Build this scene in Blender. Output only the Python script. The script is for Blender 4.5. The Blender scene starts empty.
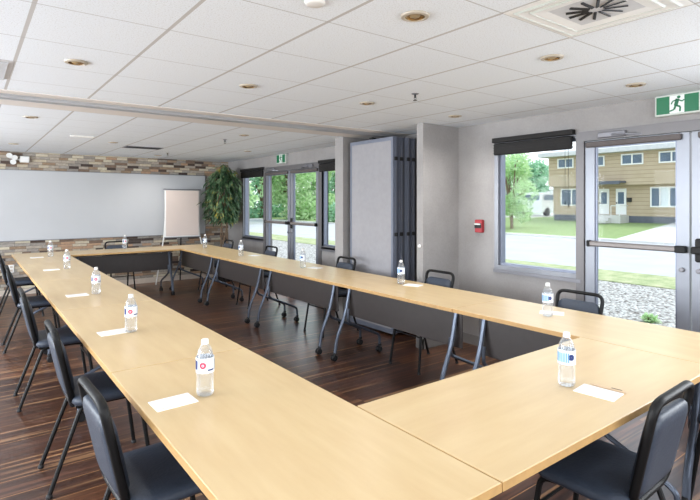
import bpy, math, random
from mathutils import Vector, Matrix
R = math.radians; PI = math.pi
random.seed(7)
C = bpy.context.scene
COL = C.collection

# ------------------------------------------------------------------ camera
CZ = 1.48; YAW = 0.6463; FPX = 507.0
cd = bpy.data.cameras.new('camera'); cam = bpy.data.objects.new('camera', cd); COL.objects.link(cam)
cd.sensor_width = 36; cd.lens = FPX / 700 * 36; cd.shift_y = -(250 - 201.5) / 700; cd.clip_end = 500; cd.clip_start = .05
cam.location = (0, 0, CZ); cam.rotation_euler = (PI / 2, 0, -YAW); C.camera = cam
# ------------------------------------------------------------------ colour management, world
C.view_settings.view_transform = 'Standard'; C.view_settings.look = 'None'; C.view_settings.gamma = 1
C.view_settings.exposure = 0.43; C.view_settings.use_curve_mapping = False
C.cycles.use_denoising = True; C.cycles.max_bounces = 10; C.cycles.transparent_max_bounces = 24
C.cycles.sample_clamp_indirect = 6; C.cycles.caustics_reflective = False; C.cycles.caustics_refractive = False
w = bpy.data.worlds.new('sky'); C.world = w; w.use_nodes = True
wn = w.node_tree.nodes; wl = w.node_tree.links; wn.clear()
wo = wn.new('ShaderNodeOutputWorld'); wb = wn.new('ShaderNodeBackground'); tc = wn.new('ShaderNodeTexCoord')
sx = wn.new('ShaderNodeSeparateXYZ'); rp = wn.new('ShaderNodeValToRGB')
rp.color_ramp.elements[0].position = .0; rp.color_ramp.elements[0].color = (.97, .98, 1, 1)
rp.color_ramp.elements[1].position = .6; rp.color_ramp.elements[1].color = (.74, .86, 1, 1)
wl.new(tc.outputs['Generated'], sx.inputs[0]); wl.new(sx.outputs['Z'], rp.inputs[0]); wl.new(rp.outputs[0], wb.inputs[0])
wb.inputs[1].default_value = 1.6; wl.new(wb.outputs[0], wo.inputs[0])
sd = bpy.data.lights.new('sun', 'SUN'); so = bpy.data.objects.new('sun', sd); COL.objects.link(so)
sd.energy = 1.7; sd.angle = R(20); sd.color = (1, .97, .92); so.rotation_euler = (R(28), R(12), R(30)); so.location = (20, 0, 20)

def area(name, loc, rot, sx_, sy_, energy, color=(1, 1, 1)):
    d = bpy.data.lights.new(name, 'AREA'); o = bpy.data.objects.new(name, d); COL.objects.link(o)
    d.shape = 'RECTANGLE'; d.size = sx_; d.size_y = sy_; d.energy = energy; d.color = color
    o.location = loc; o.rotation_euler = rot
    return o
XL, YB0 = -2.6, -2.6
# added area fill lights at the unseen left, rear and right windows
for yy, en in ((0.0, 44), (3.2, 120), (6.6, 160)):
    area('left_fill_light', (XL + .12, yy, 1.35), (0, R(-90), 0), 1.5, 2.4, en, (.90, .95, 1))
for xx in (-.9, 2.3):
    area('rear_fill_light', (xx, YB0 + .12, 1.35), (R(90), 0, 0), 2.2, 1.5, 52, (.91, .955, 1))
area('right_fill_light', (4.13, -.1, 1.45), (0, R(90), 0), 1.2, 1.25, 40, (.93, .965, 1))
LAMP_W = 5; LAMP_COL = (1, .97, .93)

# ------------------------------------------------------------------ constants
XW = 4.18; CEIL = 2.27; YBK = 9.6
TZ = .73; TL = 1.57; TW = .64
LX0, LX1 = .50, 1.14; RX0, RX1 = 2.71, 3.35
Y0 = .834

# ------------------------------------------------------------------ node helpers
def newmat(name):
    m = bpy.data.materials.new(name); m.use_nodes = True
    nt = m.node_tree; b = nt.nodes['Principled BSDF']
    return m, nt, b
def lin(c):
    return tuple(((v / 255) / 12.92 if v / 255 <= .04045 else ((v / 255 + .055) / 1.055) ** 2.4) for v in c)
def mat(name, rgb, rough=.5, metal=0, noise=0, scale=40, spec=None, emit=0, coat=0, bump=0):
    m, nt, b = newmat(name)
    c = lin(rgb)
    b.inputs['Base Color'].default_value = (*c, 1); b.inputs['Roughness'].default_value = rough
    b.inputs['Metallic'].default_value = metal
    if spec is not None: b.inputs['Specular IOR Level'].default_value = spec
    if coat: b.inputs['Coat Weight'].default_value = coat
    if emit: b.inputs['Emission Color'].default_value = (*c, 1); b.inputs['Emission Strength'].default_value = emit
    if noise or bump:
        n = nt.nodes.new('ShaderNodeTexNoise'); n.inputs['Scale'].default_value = scale; n.inputs['Detail'].default_value = 4
        g = nt.nodes.new('ShaderNodeNewGeometry'); nt.links.new(g.outputs['Position'], n.inputs['Vector'])
        if noise:
            r = nt.nodes.new('ShaderNodeValToRGB')
            r.color_ramp.elements[0].position = .3; r.color_ramp.elements[1].position = .7
            r.color_ramp.elements[0].color = (*[v * (1 - noise) for v in c], 1); r.color_ramp.elements[1].color = (*[min(1, v * (1 + noise)) for v in c], 1)
            nt.links.new(n.outputs['Fac'], r.inputs[0]); nt.links.new(r.outputs[0], b.inputs['Base Color'])
        if bump:
            bp = nt.nodes.new('ShaderNodeBump'); bp.inputs['Strength'].default_value = bump; bp.inputs['Distance'].default_value = .01
            nt.links.new(n.outputs['Fac'], bp.inputs['Height']); nt.links.new(bp.outputs[0], b.inputs['Normal'])
    return m
class N:
    """tiny wrapper for node maths"""
    def __init__(s, nt): s.nt = nt; s.L = nt.links
    def m(s, op, a, b=None, c=None):
        n = s.nt.nodes.new('ShaderNodeMath'); n.operation = op
        for i, v in enumerate((a, b, c)):
            if v is None: continue
            if isinstance(v, (int, float)): n.inputs[i].default_value = v
            else: s.L.new(v, n.inputs[i])
        return n.outputs[0]
    def pos(s):
        g = s.nt.nodes.new('ShaderNodeNewGeometry'); x = s.nt.nodes.new('ShaderNodeSeparateXYZ'); s.L.new(g.outputs['Position'], x.inputs[0])
        return x.outputs
    def comb(s, x, y, z):
        n = s.nt.nodes.new('ShaderNodeCombineXYZ')
        for i, v in enumerate((x, y, z)):
            if isinstance(v, (int, float)): n.inputs[i].default_value = v
            else: s.L.new(v, n.inputs[i])
        return n.outputs[0]
    def noise(s, vec, scale=1, detail=4, rough=.5):
        n = s.nt.nodes.new('ShaderNodeTexNoise'); s.L.new(vec, n.inputs['Vector'])
        n.inputs['Scale'].default_value = scale; n.inputs['Detail'].default_value = detail; n.inputs['Roughness'].default_value = rough
        return n.outputs['Fac']
    def white(s, vec):
        n = s.nt.nodes.new('ShaderNodeTexWhiteNoise'); s.L.new(vec, n.inputs['Vector']); return n.outputs['Value']
    def ramp(s, f, stops, mode='LINEAR'):
        r = s.nt.nodes.new('ShaderNodeValToRGB'); r.color_ramp.interpolation = mode
        e = r.color_ramp.elements
        while len(e) < len(stops): e.new(.5)
        for i, (p, c) in enumerate(stops): e[i].position = p; e[i].color = (*lin(c), 1)
        s.L.new(f, r.inputs[0]); return r.outputs[0]
    def mix(s, f, a, b, mode='MIX'):
        n = s.nt.nodes.new('ShaderNodeMix'); n.data_type = 'RGBA'; n.blend_type = mode
        for i, v in ((0, f), (6, a), (7, b)):
            if isinstance(v, (int, float)): n.inputs[i].default_value = v
            elif isinstance(v, tuple): n.inputs[i].default_value = (*lin(v), 1)
            else: s.L.new(v, n.inputs[i])
        return n.outputs[2]
    def bump(s, b, h, strength=.3, dist=.01):
        n = s.nt.nodes.new('ShaderNodeBump'); n.inputs['Strength'].default_value = strength; n.inputs['Distance'].default_value = dist
        s.L.new(h, n.inputs['Height']); s.L.new(n.outputs[0], b.inputs['Normal'])

# ------------------------------------------------------------------ materials
def floor_mat():
    m, nt, b = newmat('walnut_planks'); k = N(nt); P = k.pos()
    row = k.m('FLOOR', k.m('DIVIDE', P['Y'], .17))
    rw = k.white(k.comb(row, 3.3, 1.7))
    u = k.m('ADD', k.m('DIVIDE', P['X'], 1.25), k.m('MULTIPLY', rw, 5))
    cell = k.m('FLOOR', u); cw = k.white(k.comb(cell, row, .5))
    base = k.ramp(cw, [(0, (74, 50, 42)), (.35, (102, 70, 54)), (.6, (84, 62, 56)), (.85, (124, 84, 60)), (1, (98, 72, 62))])
    off = k.m('MULTIPLY', cw, 37)
    g = k.noise(k.comb(k.m('ADD', k.m('MULTIPLY', P['X'], 1.6), off), k.m('MULTIPLY', P['Y'], 34), off), 1, 5, .6)
    gc = k.ramp(g, [(.28, (60, 50, 48)), (.5, (128, 120, 116)), (.72, (205, 190, 178))])
    c = k.mix(.85, base, gc, 'OVERLAY')
    g2 = k.noise(k.comb(k.m('ADD', k.m('MULTIPLY', P['X'], .55), off), k.m('MULTIPLY', P['Y'], 19), 2.2), 1, 2, .4)
    st = k.ramp(g2, [(.60, (0, 0, 0)), (.67, (255, 255, 255))])
    c = k.mix(k.m('MULTIPLY', st, .55), c, (172, 130, 92))
    # thin seams in lighter sapwood between boards
    fy = k.m('FRACT', k.m('DIVIDE', P['Y'], .17)); sm = k.m('LESS_THAN', fy, .035)
    w2 = k.white(k.comb(row, cell, 9.1))
    c = k.mix(k.m('MULTIPLY', sm, k.m('MULTIPLY', k.m('GREATER_THAN', w2, .5), .75)), c, (176, 128, 82))
    nt.links.new(c, b.inputs['Base Color'])
    b.inputs['Roughness'].default_value = .31; b.inputs['Specular IOR Level'].default_value = .6
    k.bump(b, g, .12, .004)
    return m
def maple_mat():
    m, nt, b = newmat('maple_laminate'); k = N(nt); P = k.pos()
    tc = nt.nodes.new('ShaderNodeTexCoord'); s = nt.nodes.new('ShaderNodeSeparateXYZ'); nt.links.new(tc.outputs['Object'], s.inputs[0])
    oi = nt.nodes.new('ShaderNodeObjectInfo'); off = k.m('MULTIPLY', oi.outputs['Random'], 50)
    g = k.noise(k.comb(k.m('ADD', k.m('MULTIPLY', s.outputs['X'], 2.2), off), k.m('MULTIPLY', s.outputs['Y'], 14), off), 1, 5, .55)
    c = k.ramp(g, [(.3, (204, 178, 134)), (.5, (209, 185, 141)), (.72, (214, 192, 149))])
    n = k.noise(k.comb(s.outputs['X'], k.m('MULTIPLY', s.outputs['Y'], 1.5), off), 5, 3)
    c = k.mix(.10, c, k.ramp(n, [(.3, (115, 110, 102)), (.7, (150, 148, 145))]), 'OVERLAY')
    nt.links.new(c, b.inputs['Base Color']); b.inputs['Roughness'].default_value = .33; b.inputs['Specular IOR Level'].default_value = .45
    return m
def ceiling_mat():
    m, nt, b = newmat('ceiling_tiles'); k = N(nt); P = k.pos()
    S = .5266
    fx = k.m('ABSOLUTE', k.m('SUBTRACT', k.m('FRACT', k.m('ADD', k.m('DIVIDE', k.m('SUBTRACT', P['X'], .2124), S), 20.5)), .5))
    fy = k.m('ABSOLUTE', k.m('SUBTRACT', k.m('FRACT', k.m('ADD', k.m('DIVIDE', k.m('SUBTRACT', P['Y'], 1.84), S), 20.5)), .5))
    lx = k.m('LESS_THAN', fx, .016); ly = k.m('LESS_THAN', fy, .006)
    sp = k.noise(k.comb(P['X'], P['Y'], 0), 150, 2, .6)
    c = k.ramp(sp, [(.30, (200, 200, 200)), (.42, (226, 232, 239)), (.8, (234, 240, 247))])
    c = k.mix(lx, c, (186, 184, 183)); c = k.mix(k.m('MULTIPLY', ly, .7), c, (160, 158, 156))  # wide grey lines put the sheen of the main tees into colour
    nt.links.new(c, b.inputs['Base Color']); b.inputs['Roughness'].default_value = .85
    h = k.m('SUBTRACT', k.m('MULTIPLY', sp, .3), k.m('MULTIPLY', k.m('MAXIMUM', lx, ly), .3)); k.bump(b, h, .35, .006)
    return m
def stone_mat():
    m, nt, b = newmat('ledger_stone'); k = N(nt); P = k.pos()
    H = .045
    row = k.m('FLOOR', k.m('DIVIDE', P['Z'], H)); rw = k.white(k.comb(row, 1.2, 5.1))
    L = k.m('ADD', .11, k.m('MULTIPLY', rw, .12))
    u = k.m('ADD', k.m('DIVIDE', k.m('ADD', P['X'], P['Y']), L), k.m('MULTIPLY', rw, 13))
    cell = k.m('FLOOR', u); cw = k.white(k.comb(cell, row, .7)); c2 = k.white(k.comb(cell, row, 4.7))
    c = k.ramp(cw, [(0, (92, 76, 68)), (.07, (170, 162, 154)), (.25, (192, 184, 170)), (.38, (172, 148, 124)), (.5, (206, 198, 182)), (.62, (140, 118, 102)), (.69, (182, 176, 168)), (.8, (196, 166, 136)), (.88, (212, 206, 192)), (.95, (82, 70, 66))], 'CONSTANT')
    n = k.noise(k.comb(P['X'], k.m('MULTIPLY', P['Z'], 2), P['Y']), 22, 5, .65)
    c = k.mix(.5, c, k.ramp(n, [(.25, (70, 68, 64)), (.5, (128, 126, 124)), (.75, (190, 186, 180))]), 'OVERLAY')
    fz = k.m('FRACT', k.m('DIVIDE', P['Z'], H)); fu = k.m('FRACT', u)
    j = k.m('MAXIMUM', k.m('LESS_THAN', fz, .10), k.m('LESS_THAN', fu, .02))
    c = k.mix(j, c, (112, 104, 96))
    nt.links.new(c, b.inputs['Base Color']); b.inputs['Roughness'].default_value = .85
    h = k.m('SUBTRACT', k.m('ADD', k.m('MULTIPLY', c2, .8), k.m('MULTIPLY', n, .3)), k.m('MULTIPLY', j, .6)); k.bump(b, h, .8, .02)
    return m
def wall_mat():
    m, nt, b = newmat('grey_wallcovering'); k = N(nt); P = k.pos()
    v = k.comb(P['X'], P['Y'], k.m('MULTIPLY', P['Z'], 1.0))
    n = k.noise(v, 3.0, 5, .6); n2 = k.noise(v, 60, 3, .6)
    c = k.ramp(n, [(.3, (154, 151, 150)), (.7, (168, 165, 164))])
    c = k.mix(.25, c, k.ramp(n2, [(.3, (105, 104, 103)), (.7, (150, 149, 148))]), 'OVERLAY')
    nt.links.new(c, b.inputs['Base Color']); b.inputs['Roughness'].default_value = .7; k.bump(b, n2, .15, .003)
    return m
def glass_mat(name, tint=(.97, .985, .99), refl=.06, facing=True):
    m = bpy.data.materials.new(name); m.use_nodes = True; nt = m.node_tree; nt.nodes.clear()
    o = nt.nodes.new('ShaderNodeOutputMaterial'); mx = nt.nodes.new('ShaderNodeMixShader'); t = nt.nodes.new('ShaderNodeBsdfTransparent'); g = nt.nodes.new('ShaderNodeBsdfGlossy')
    t.inputs[0].default_value = (*tint, 1); g.inputs['Roughness'].default_value = .03; g.inputs[0].default_value = (1, 1, 1, 1)
    lw = nt.nodes.new('ShaderNodeLayerWeight'); lw.inputs[0].default_value = .25
    k = N(nt); f = k.m('ADD', k.m('MULTIPLY', lw.outputs['Fresnel'], refl * 6 if facing else refl), refl * .5)
    nt.links.new(f, mx.inputs[0]); nt.links.new(t.outputs[0], mx.inputs[1]); nt.links.new(g.outputs[0], mx.inputs[2]); nt.links.new(mx.outputs[0], o.inputs[0])
    return m
def water_mat():
    m = bpy.data.materials.new('water'); m.use_nodes = True; nt = m.node_tree; nt.nodes.clear()
    o = nt.nodes.new('ShaderNodeOutputMaterial'); mx = nt.nodes.new('ShaderNodeMixShader'); t = nt.nodes.new('ShaderNodeBsdfTransparent'); g = nt.nodes.new('ShaderNodeBsdfGlass')
    t.inputs[0].default_value = (.97, .98, .99, 1); g.inputs['IOR'].default_value = 1.33; g.inputs['Roughness'].default_value = .0
    mx.inputs[0].default_value = .14; nt.links.new(t.outputs[0], mx.inputs[1]); nt.links.new(g.outputs[0], mx.inputs[2]); nt.links.new(mx.outputs[0], o.inputs[0])
    return m
def siding_mat():
    m, nt, b = newmat('tan_siding'); k = N(nt); P = k.pos()
    f = k.m('FRACT', k.m('DIVIDE', P['Z'], .21)); l = k.m('LESS_THAN', f, .12)
    n = k.noise(k.comb(k.m('MULTIPLY', P['Y'], .5), k.m('FLOOR', k.m('DIVIDE', P['Z'], .21)), 1), 2, 3)
    c = k.mix(l, k.ramp(n, [(.3, (176, 158, 132)), (.7, (190, 172, 148))]), (148, 131, 108))
    nt.links.new(c, b.inputs['Base Color']); b.inputs['Roughness'].default_value = .8
    return m
def gravel_mat():
    m, nt, b = newmat('white_gravel'); k = N(nt); P = k.pos()
    v = nt.nodes.new('ShaderNodeTexVoronoi'); v.inputs['Scale'].default_value = 24
    nt.links.new(k.comb(P['X'], P['Y'], 0), v.inputs['Vector'])
    sp = nt.nodes.new('ShaderNodeSeparateColor'); nt.links.new(v.outputs['Color'], sp.inputs[0])
    c = k.ramp(sp.outputs[0], [(0, (120, 112, 106)), (.12, (176, 168, 160)), (.35, (216, 212, 207)), (.8, (238, 235, 230))])
    d = k.ramp(v.outputs['Distance'], [(.0, (255, 255, 255)), (.55, (228, 228, 228)), (.85, (150, 146, 142))])
    c = k.mix(1, c, d, 'MULTIPLY'); nt.links.new(c, b.inputs['Base Color']); b.inputs['Roughness'].default_value = .9
    k.bump(b, k.m('SUBTRACT', 1, v.outputs['Distance']), 1, .06)
    return m
def grass_mat(name, a, bcol, sc=3):
    m, nt, b = newmat(name); k = N(nt); P = k.pos(); v = k.comb(P['X'], P['Y'], 0)
    n = k.noise(v, sc, 6, .7); c = k.ramp(n, [(.3, a), (.7, bcol)]); nt.links.new(c, b.inputs['Base Color']); b.inputs['Roughness'].default_value = .95
    k.bump(b, k.noise(v, 30, 3), .6, .05)
    return m
def leaf_mat(name, stops, sc=6, trans=.2):
    m, nt, b = newmat(name); k = N(nt); P = k.pos()
    n = k.noise(k.comb(P['X'], P['Y'], P['Z']), sc, 3, .7); c = k.ramp(n, stops); nt.links.new(c, b.inputs['Base Color']); b.inputs['Roughness'].default_value = .5
    t = nt.nodes.new('ShaderNodeBsdfTranslucent'); nt.links.new(c, t.inputs[0]); mx = nt.nodes.new('ShaderNodeMixShader'); mx.inputs[0].default_value = trans
    nt.links.new(b.outputs[0], mx.inputs[1]); nt.links.new(t.outputs[0], mx.inputs[2]); nt.links.new(mx.outputs[0], nt.nodes['Material Output'].inputs[0])
    return m

def milky(m, f):
    nt = m.node_tree; o = [n for n in nt.nodes if n.type == 'OUTPUT_MATERIAL'][0]; src = o.inputs[0].links[0].from_socket
    d = nt.nodes.new('ShaderNodeBsdfTranslucent'); d.inputs[0].default_value = (.95, .97, 1, 1); d2 = nt.nodes.new('ShaderNodeBsdfDiffuse'); d2.inputs[0].default_value = (.95, .97, 1, 1)
    a = nt.nodes.new('ShaderNodeMixShader'); a.inputs[0].default_value = .5; nt.links.new(d.outputs[0], a.inputs[1]); nt.links.new(d2.outputs[0], a.inputs[2])
    mx = nt.nodes.new('ShaderNodeMixShader'); mx.inputs[0].default_value = f; nt.links.new(src, mx.inputs[1]); nt.links.new(a.outputs[0], mx.inputs[2]); nt.links.new(mx.outputs[0], o.inputs[0])
    return m
M = dict(
    floor=floor_mat(), maple=maple_mat(), ceil=ceiling_mat(), stone=stone_mat(), wall=wall_mat(), siding=siding_mat(), gravel=gravel_mat(),
    edge=mat('maple_edge_band', (188, 150, 98), .45, noise=.08, scale=30),
    board=mat('whiteboard_surface', (186, 188, 191), .5, noise=.03, scale=1.5),
    black=mat('black_powder_coat', (10, 10, 11), .5, spec=.3, noise=.2, scale=80),
    vinyl=mat('charcoal_vinyl', (52, 60, 73), .5, noise=.08, scale=90, bump=.15),
    panel=mat('dark_grey_steel_panel', (66, 61, 60), .4, noise=.05, scale=20),
    silver=mat('silver_grey_tube', (92, 100, 114), .32, metal=.6, noise=.05, scale=20),
    rubber=mat('black_rubber', (22, 23, 26), .5, noise=.1, scale=50),
    alu=mat('anodised_aluminium', (132, 134, 140), .36, metal=.5, noise=.04, scale=15),
    alu2=mat('grey_aluminium', (126, 126, 132), .4, metal=.4, noise=.04, scale=15),
    alub=mat('slate_aluminium', (124, 130, 146), .35, metal=.5, noise=.05, scale=15),
    bar=mat('taupe_push_bar', (124, 118, 116), .4, metal=.3, noise=.04, scale=15),
    blind=mat('dark_brown_blind', (12, 9, 9), .7, noise=.25, scale=40),
    shade=mat('taupe_roller_shade', (92, 86, 85), .7, noise=.06, scale=30),
    white=mat('white_plastic', (232, 232, 230), .45, noise=.02, scale=30),
    trimw=mat('white_trim', (222, 220, 216), .5, noise=.02, scale=30),
    beige=mat('beige_trim', (196, 184, 172), .6, noise=.04, scale=20),
    base=mat('grey_baseboard', (120, 116, 114), .6, noise=.04, scale=20),
    paper=mat('white_paper', (240, 240, 240), .7, noise=.015, scale=30),
    flip=mat('flip_chart_paper', (214, 200, 193), .75, noise=.015, scale=4),
    slate=mat('slate_panel_edge', (122, 128, 143), .4, metal=.3, noise=.05, scale=15),
    trackm=mat('painted_track', (168, 168, 170), .3, metal=.3, noise=.02, scale=10),
    signc=mat('sign_case', (196, 202, 196), .5, noise=.02, scale=10),
    frameg=mat('warm_grey_frame', (112, 110, 112), .42, metal=.25, noise=.03, scale=15),
    strip=mat('ceiling_strip', (214, 208, 203), .7, noise=.02, scale=10),
    alul=mat('pale_aluminium', (140, 144, 153), .36, metal=.35, noise=.02, scale=15),
    felt=mat('light_grey_partition_fabric', (152, 151, 155), .9, noise=.04, scale=18),
    green=mat('exit_green', (8, 108, 70), .4, noise=.02, scale=10),
    signw=mat('exit_white', (226, 232, 228), .4, noise=.01, scale=10),
    red=mat('fire_red', (160, 40, 48), .4, noise=.05, scale=30),
    dark=mat('dark_void', (26, 26, 28), .6, noise=.1, scale=20),
    brass=mat('lamp_reflector', (170, 140, 96), .25, metal=.8, noise=.06, scale=30),
    bulb=mat('lamp_glass', (150, 130, 98), .4, emit=.05, noise=.01, scale=10),
    ring=mat('lamp_trim_ring', (176, 166, 150), .4, noise=.04, scale=30),
    grille=mat('vent_grille', (200, 201, 204), .45, noise=.04, scale=30),
    pot=mat('black_pot', (34, 34, 36), .4, noise=.15, scale=20),
    soil=mat('potting_soil', (52, 38, 28), .95, noise=.3, scale=60, bump=.5),
    bark=mat('bark', (118, 98, 78), .9, noise=.25, scale=25, bump=.4),
    leaf=leaf_mat('ficus_leaves', [(.32, (30, 54, 36)), (.48, (58, 90, 56)), (.58, (108, 136, 100)), (.66, (160, 150, 66)), (.75, (178, 160, 70))], 5, .15),
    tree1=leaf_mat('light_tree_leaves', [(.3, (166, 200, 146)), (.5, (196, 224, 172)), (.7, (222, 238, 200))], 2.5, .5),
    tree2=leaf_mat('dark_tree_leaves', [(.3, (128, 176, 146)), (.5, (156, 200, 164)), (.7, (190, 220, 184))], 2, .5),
    grass=grass_mat('lawn_grass', (122, 142, 88), (146, 164, 108)),
    verge=grass_mat('rough_grass', (124, 144, 92), (190, 188, 150), 3),
    road=mat('pale_asphalt', (176, 176, 180), .9, noise=.06, scale=1.2),
    concrete=mat('concrete', (204, 202, 198), .9, noise=.05, scale=3),
    found=mat('grey_foundation', (98, 102, 112), .9, noise=.08, scale=4),
    roofm=mat('light_shingles', (196, 196, 198), .9, noise=.08, scale=6),
    pane=mat('house_window_pane', (84, 104, 126), .3, noise=.2, scale=1.5),
    curtain=mat('white_curtain', (214, 220, 224), .8, noise=.05, scale=9),
    brick=mat('distant_brick', (176, 116, 96), .9, noise=.15, scale=2),
    pale=mat('pale_render', (214, 218, 224), .9, noise=.04, scale=1),
    bluep=mat('blue_paint', (90, 130, 176), .5, noise=.05, scale=4),
    carw=mat('white_car_paint', (224, 226, 230), .25, noise=.02, scale=3, coat=.5),
    clear=glass_mat('window_glass', (.97, .985, .985), .004), pet=milky(glass_mat('clear_bottle_plastic', (.97, .98, .99), .08), .13), water=water_mat(),
    label=mat('bottle_label', (226, 234, 244), .45, noise=.03, scale=60),
    blue=mat('label_blue', (120, 170, 220), .45, noise=.03, scale=60), navy=mat('label_navy', (34, 52, 110), .45, noise=.03, scale=60), pink=mat('label_red', (216, 48, 84), .45, noise=.03, scale=60),
    pen=mat('beige_pen', (206, 180, 150), .35, noise=.03, scale=60),
)

# ------------------------------------------------------------------ mesh helpers
class MB:
    def __init__(s): s.v = []; s.f = []
    def add(s, vs, fs, mx=None):
        o = len(s.v)
        s.v += [tuple(mx @ Vector(v)) if mx else tuple(v) for v in vs]; s.f += [tuple(i + o for i in f) for f in fs]
        return s
    def box(s, x0, y0, z0, x1, y1, z1, mx=None, bev=0):
        if x0 > x1: x0, x1 = x1, x0
        if y0 > y1: y0, y1 = y1, y0
        if z0 > z1: z0, z1 = z1, z0
        b = min(bev, (x1 - x0) * .45, (y1 - y0) * .45, (z1 - z0) * .45)
        if b <= 0:
            vs = [(x, y, z) for z in (z0, z1) for y in (y0, y1) for x in (x0, x1)]
            return s.add(vs, [(0, 2, 3, 1), (4, 5, 7, 6), (0, 1, 5, 4), (2, 6, 7, 3), (0, 4, 6, 2), (1, 3, 7, 5)], mx)
        vs = []; idx = {}
        def cx(i, a, bb): return (a + b if i == 0 else bb - b)
        for k in range(8):
            i, j, l = k & 1, (k >> 1) & 1, (k >> 2) & 1
            X, Y, Z = (x0, x1)[i], (y0, y1)[j], (z0, z1)[l]; xi, yi, zi = cx(i, x0, x1), cx(j, y0, y1), cx(l, z0, z1)
            idx[k] = (len(vs), len(vs) + 1, len(vs) + 2); vs += [(X, yi, zi), (xi, Y, zi), (xi, yi, Z)]
        fs = []
        def q(ks, a): return [idx[k][a] for k in ks]
        fs += [tuple(q((0, 4, 6, 2), 0)), tuple(q((1, 3, 7, 5), 0)), tuple(q((0, 1, 5, 4), 1)), tuple(q((2, 6, 7, 3), 1)), tuple(q((0, 2, 3, 1), 2)), tuple(q((4, 5, 7, 6), 2))]
        for a, bb, c1, c2 in [(0, 1, 1, 2), (2, 3, 1, 2), (4, 5, 1, 2), (6, 7, 1, 2), (0, 2, 0, 2), (1, 3, 0, 2), (4, 6, 0, 2), (5, 7, 0, 2), (0, 4, 0, 1), (1, 5, 0, 1), (2, 6, 0, 1), (3, 7, 0, 1)]:
            fs.append((idx[a][c1], idx[a][c2], idx[bb][c2], idx[bb][c1]))
        for k in range(8): fs.append(idx[k])
        return s.add(vs, fs, mx)
    def tube(s, pts, r, n=8, closed=False, ry=None, up=None, mx=None, cap=True):
        P = [Vector(p) for p in pts]; m = len(P); rr = r if isinstance(r, (list, tuple)) else [r] * m
        T = []
        for i in range(m):
            a = P[(i - 1) % m] if (closed or i) else P[i]; b = P[(i + 1) % m] if (closed or i < m - 1) else P[i]
            T.append((b - a).normalized())
        u = Vector(up) if up else (Vector((0, 0, 1)) if abs(T[0].z) < .9 else Vector((0, 1, 0)))
        vs = []
        for i in range(m):
            t = T[i]; u2 = (u - t * u.dot(t))
            if u2.length < 1e-5: u2 = t.orthogonal()
            u2.normalize()
            if not up: u = u2
            w_ = t.cross(u2)
            for k in range(n):
                a = 2 * PI * k / n
                vs.append(P[i] + u2 * math.cos(a) * rr[i] + w_ * math.sin(a) * (ry if ry else rr[i]))
        fs = []
        for i in range(m if closed else m - 1):
            for k in range(n):
                j = (i + 1) % m
                fs.append((i * n + k, i * n + (k + 1) % n, j * n + (k + 1) % n, j * n + k))
        if not closed and cap: fs += [tuple(reversed(range(n))), tuple(range((m - 1) * n, m * n))]
        return s.add(vs, fs, mx)
    def lathe(s, prof, n=16, mx=None, close=True):
        vs = []; fs = []
        for r, z in prof:
            for k in range(n): a = 2 * PI * k / n; vs.append((r * math.cos(a), r * math.sin(a), z))
        for i in range(len(prof) - 1):
            for k in range(n): fs.append((i * n + k, i * n + (k + 1) % n, (i + 1) * n + (k + 1) % n, (i + 1) * n + k))
        if close:
            if prof[0][0] > 1e-4: fs.append(tuple(reversed(range(n))))
            if prof[-1][0] > 1e-4: fs.append(tuple(range((len(prof) - 1) * n, len(prof) * n)))
        return s.add(vs, fs, mx)
    def prism(s, pts, h, mx=None):
        n = len(pts)
        vs = [(x, y, 0) for x, y in pts] + [(x, y, h) for x, y in pts]
        return s.add(vs, [tuple(reversed(range(n))), tuple(range(n, 2 * n))] + [(i, (i + 1) % n, n + (i + 1) % n, n + i) for i in range(n)], mx)
    def slab(s, w_, d, prof, r=.05, mx=None, seg=5):
        """rounded rectangle pad; prof = [(inset, z), ...] from bottom to top"""
        vs = []; fs = []; n = 4 * (seg + 1)
        for ins, z in prof:
            hw, hd = w_ / 2 - ins, d / 2 - ins; rr = max(.004, min(r, hw, hd) - ins * .5)
            for q, (sx_, sy_) in enumerate(((1, 1), (-1, 1), (-1, -1), (1, -1))):
                for k in range(seg + 1):
                    a = q * PI / 2 + k / seg * PI / 2
                    vs.append((sx_ * (hw - rr) + rr * math.cos(a), sy_ * (hd - rr) + rr * math.sin(a), z))
        for i in range(len(prof) - 1):
            for k in range(n): fs.append((i * n + k, i * n + (k + 1) % n, (i + 1) * n + (k + 1) % n, (i + 1) * n + k))
        fs += [tuple(reversed(range(n))), tuple(range((len(prof) - 1) * n, len(prof) * n))]
        return s.add(vs, fs, mx)
    def build(s, name, m, parent=None, smooth=35, mats=None):
        me = bpy.data.meshes.new(name); me.from_pydata(s.v, [], s.f); me.materials.append(m)
        me.update()
        if smooth:
            me.shade_smooth(); me.set_sharp_from_angle(angle=R(smooth))
        o = bpy.data.objects.new(name, me); COL.objects.link(o)
        if parent: o.parent = parent
        return o
def fillet(pts, r, n=4, closed=False):
    P = [Vector(p) for p in pts]; out = []; m = len(P)
    for i in range(m):
        if not closed and i in (0, m - 1): out.append(P[i]); continue
        a, b, c = P[(i - 1) % m], P[i], P[(i + 1) % m]; d1 = (a - b); d2 = (c - b); rr = min(r, d1.length * .48, d2.length * .48)
        p1 = b + d1.normalized() * rr; p2 = b + d2.normalized() * rr
        for k in range(n + 1):
            t = k / n; out.append(p1 * (1 - t) ** 2 + b * 2 * t * (1 - t) + p2 * t * t)
    return out
def tag(o, label=None, cat=None, group=None, kind=None):
    if label: o['label'] = label
    if cat: o['category'] = cat
    if group: o['group'] = group
    if kind: o['kind'] = kind
    return o
def empty(name, loc=(0, 0, 0), rz=0):
    o = bpy.data.objects.new(name, None); COL.objects.link(o); o.location = loc; o.rotation_euler = (0, 0, rz); o.empty_display_size = .05
    return o
def struct(mb, name, m, label=None, cat=None, **k):
    return tag(mb.build(name, m, **k), label, cat, kind='structure')
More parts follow.
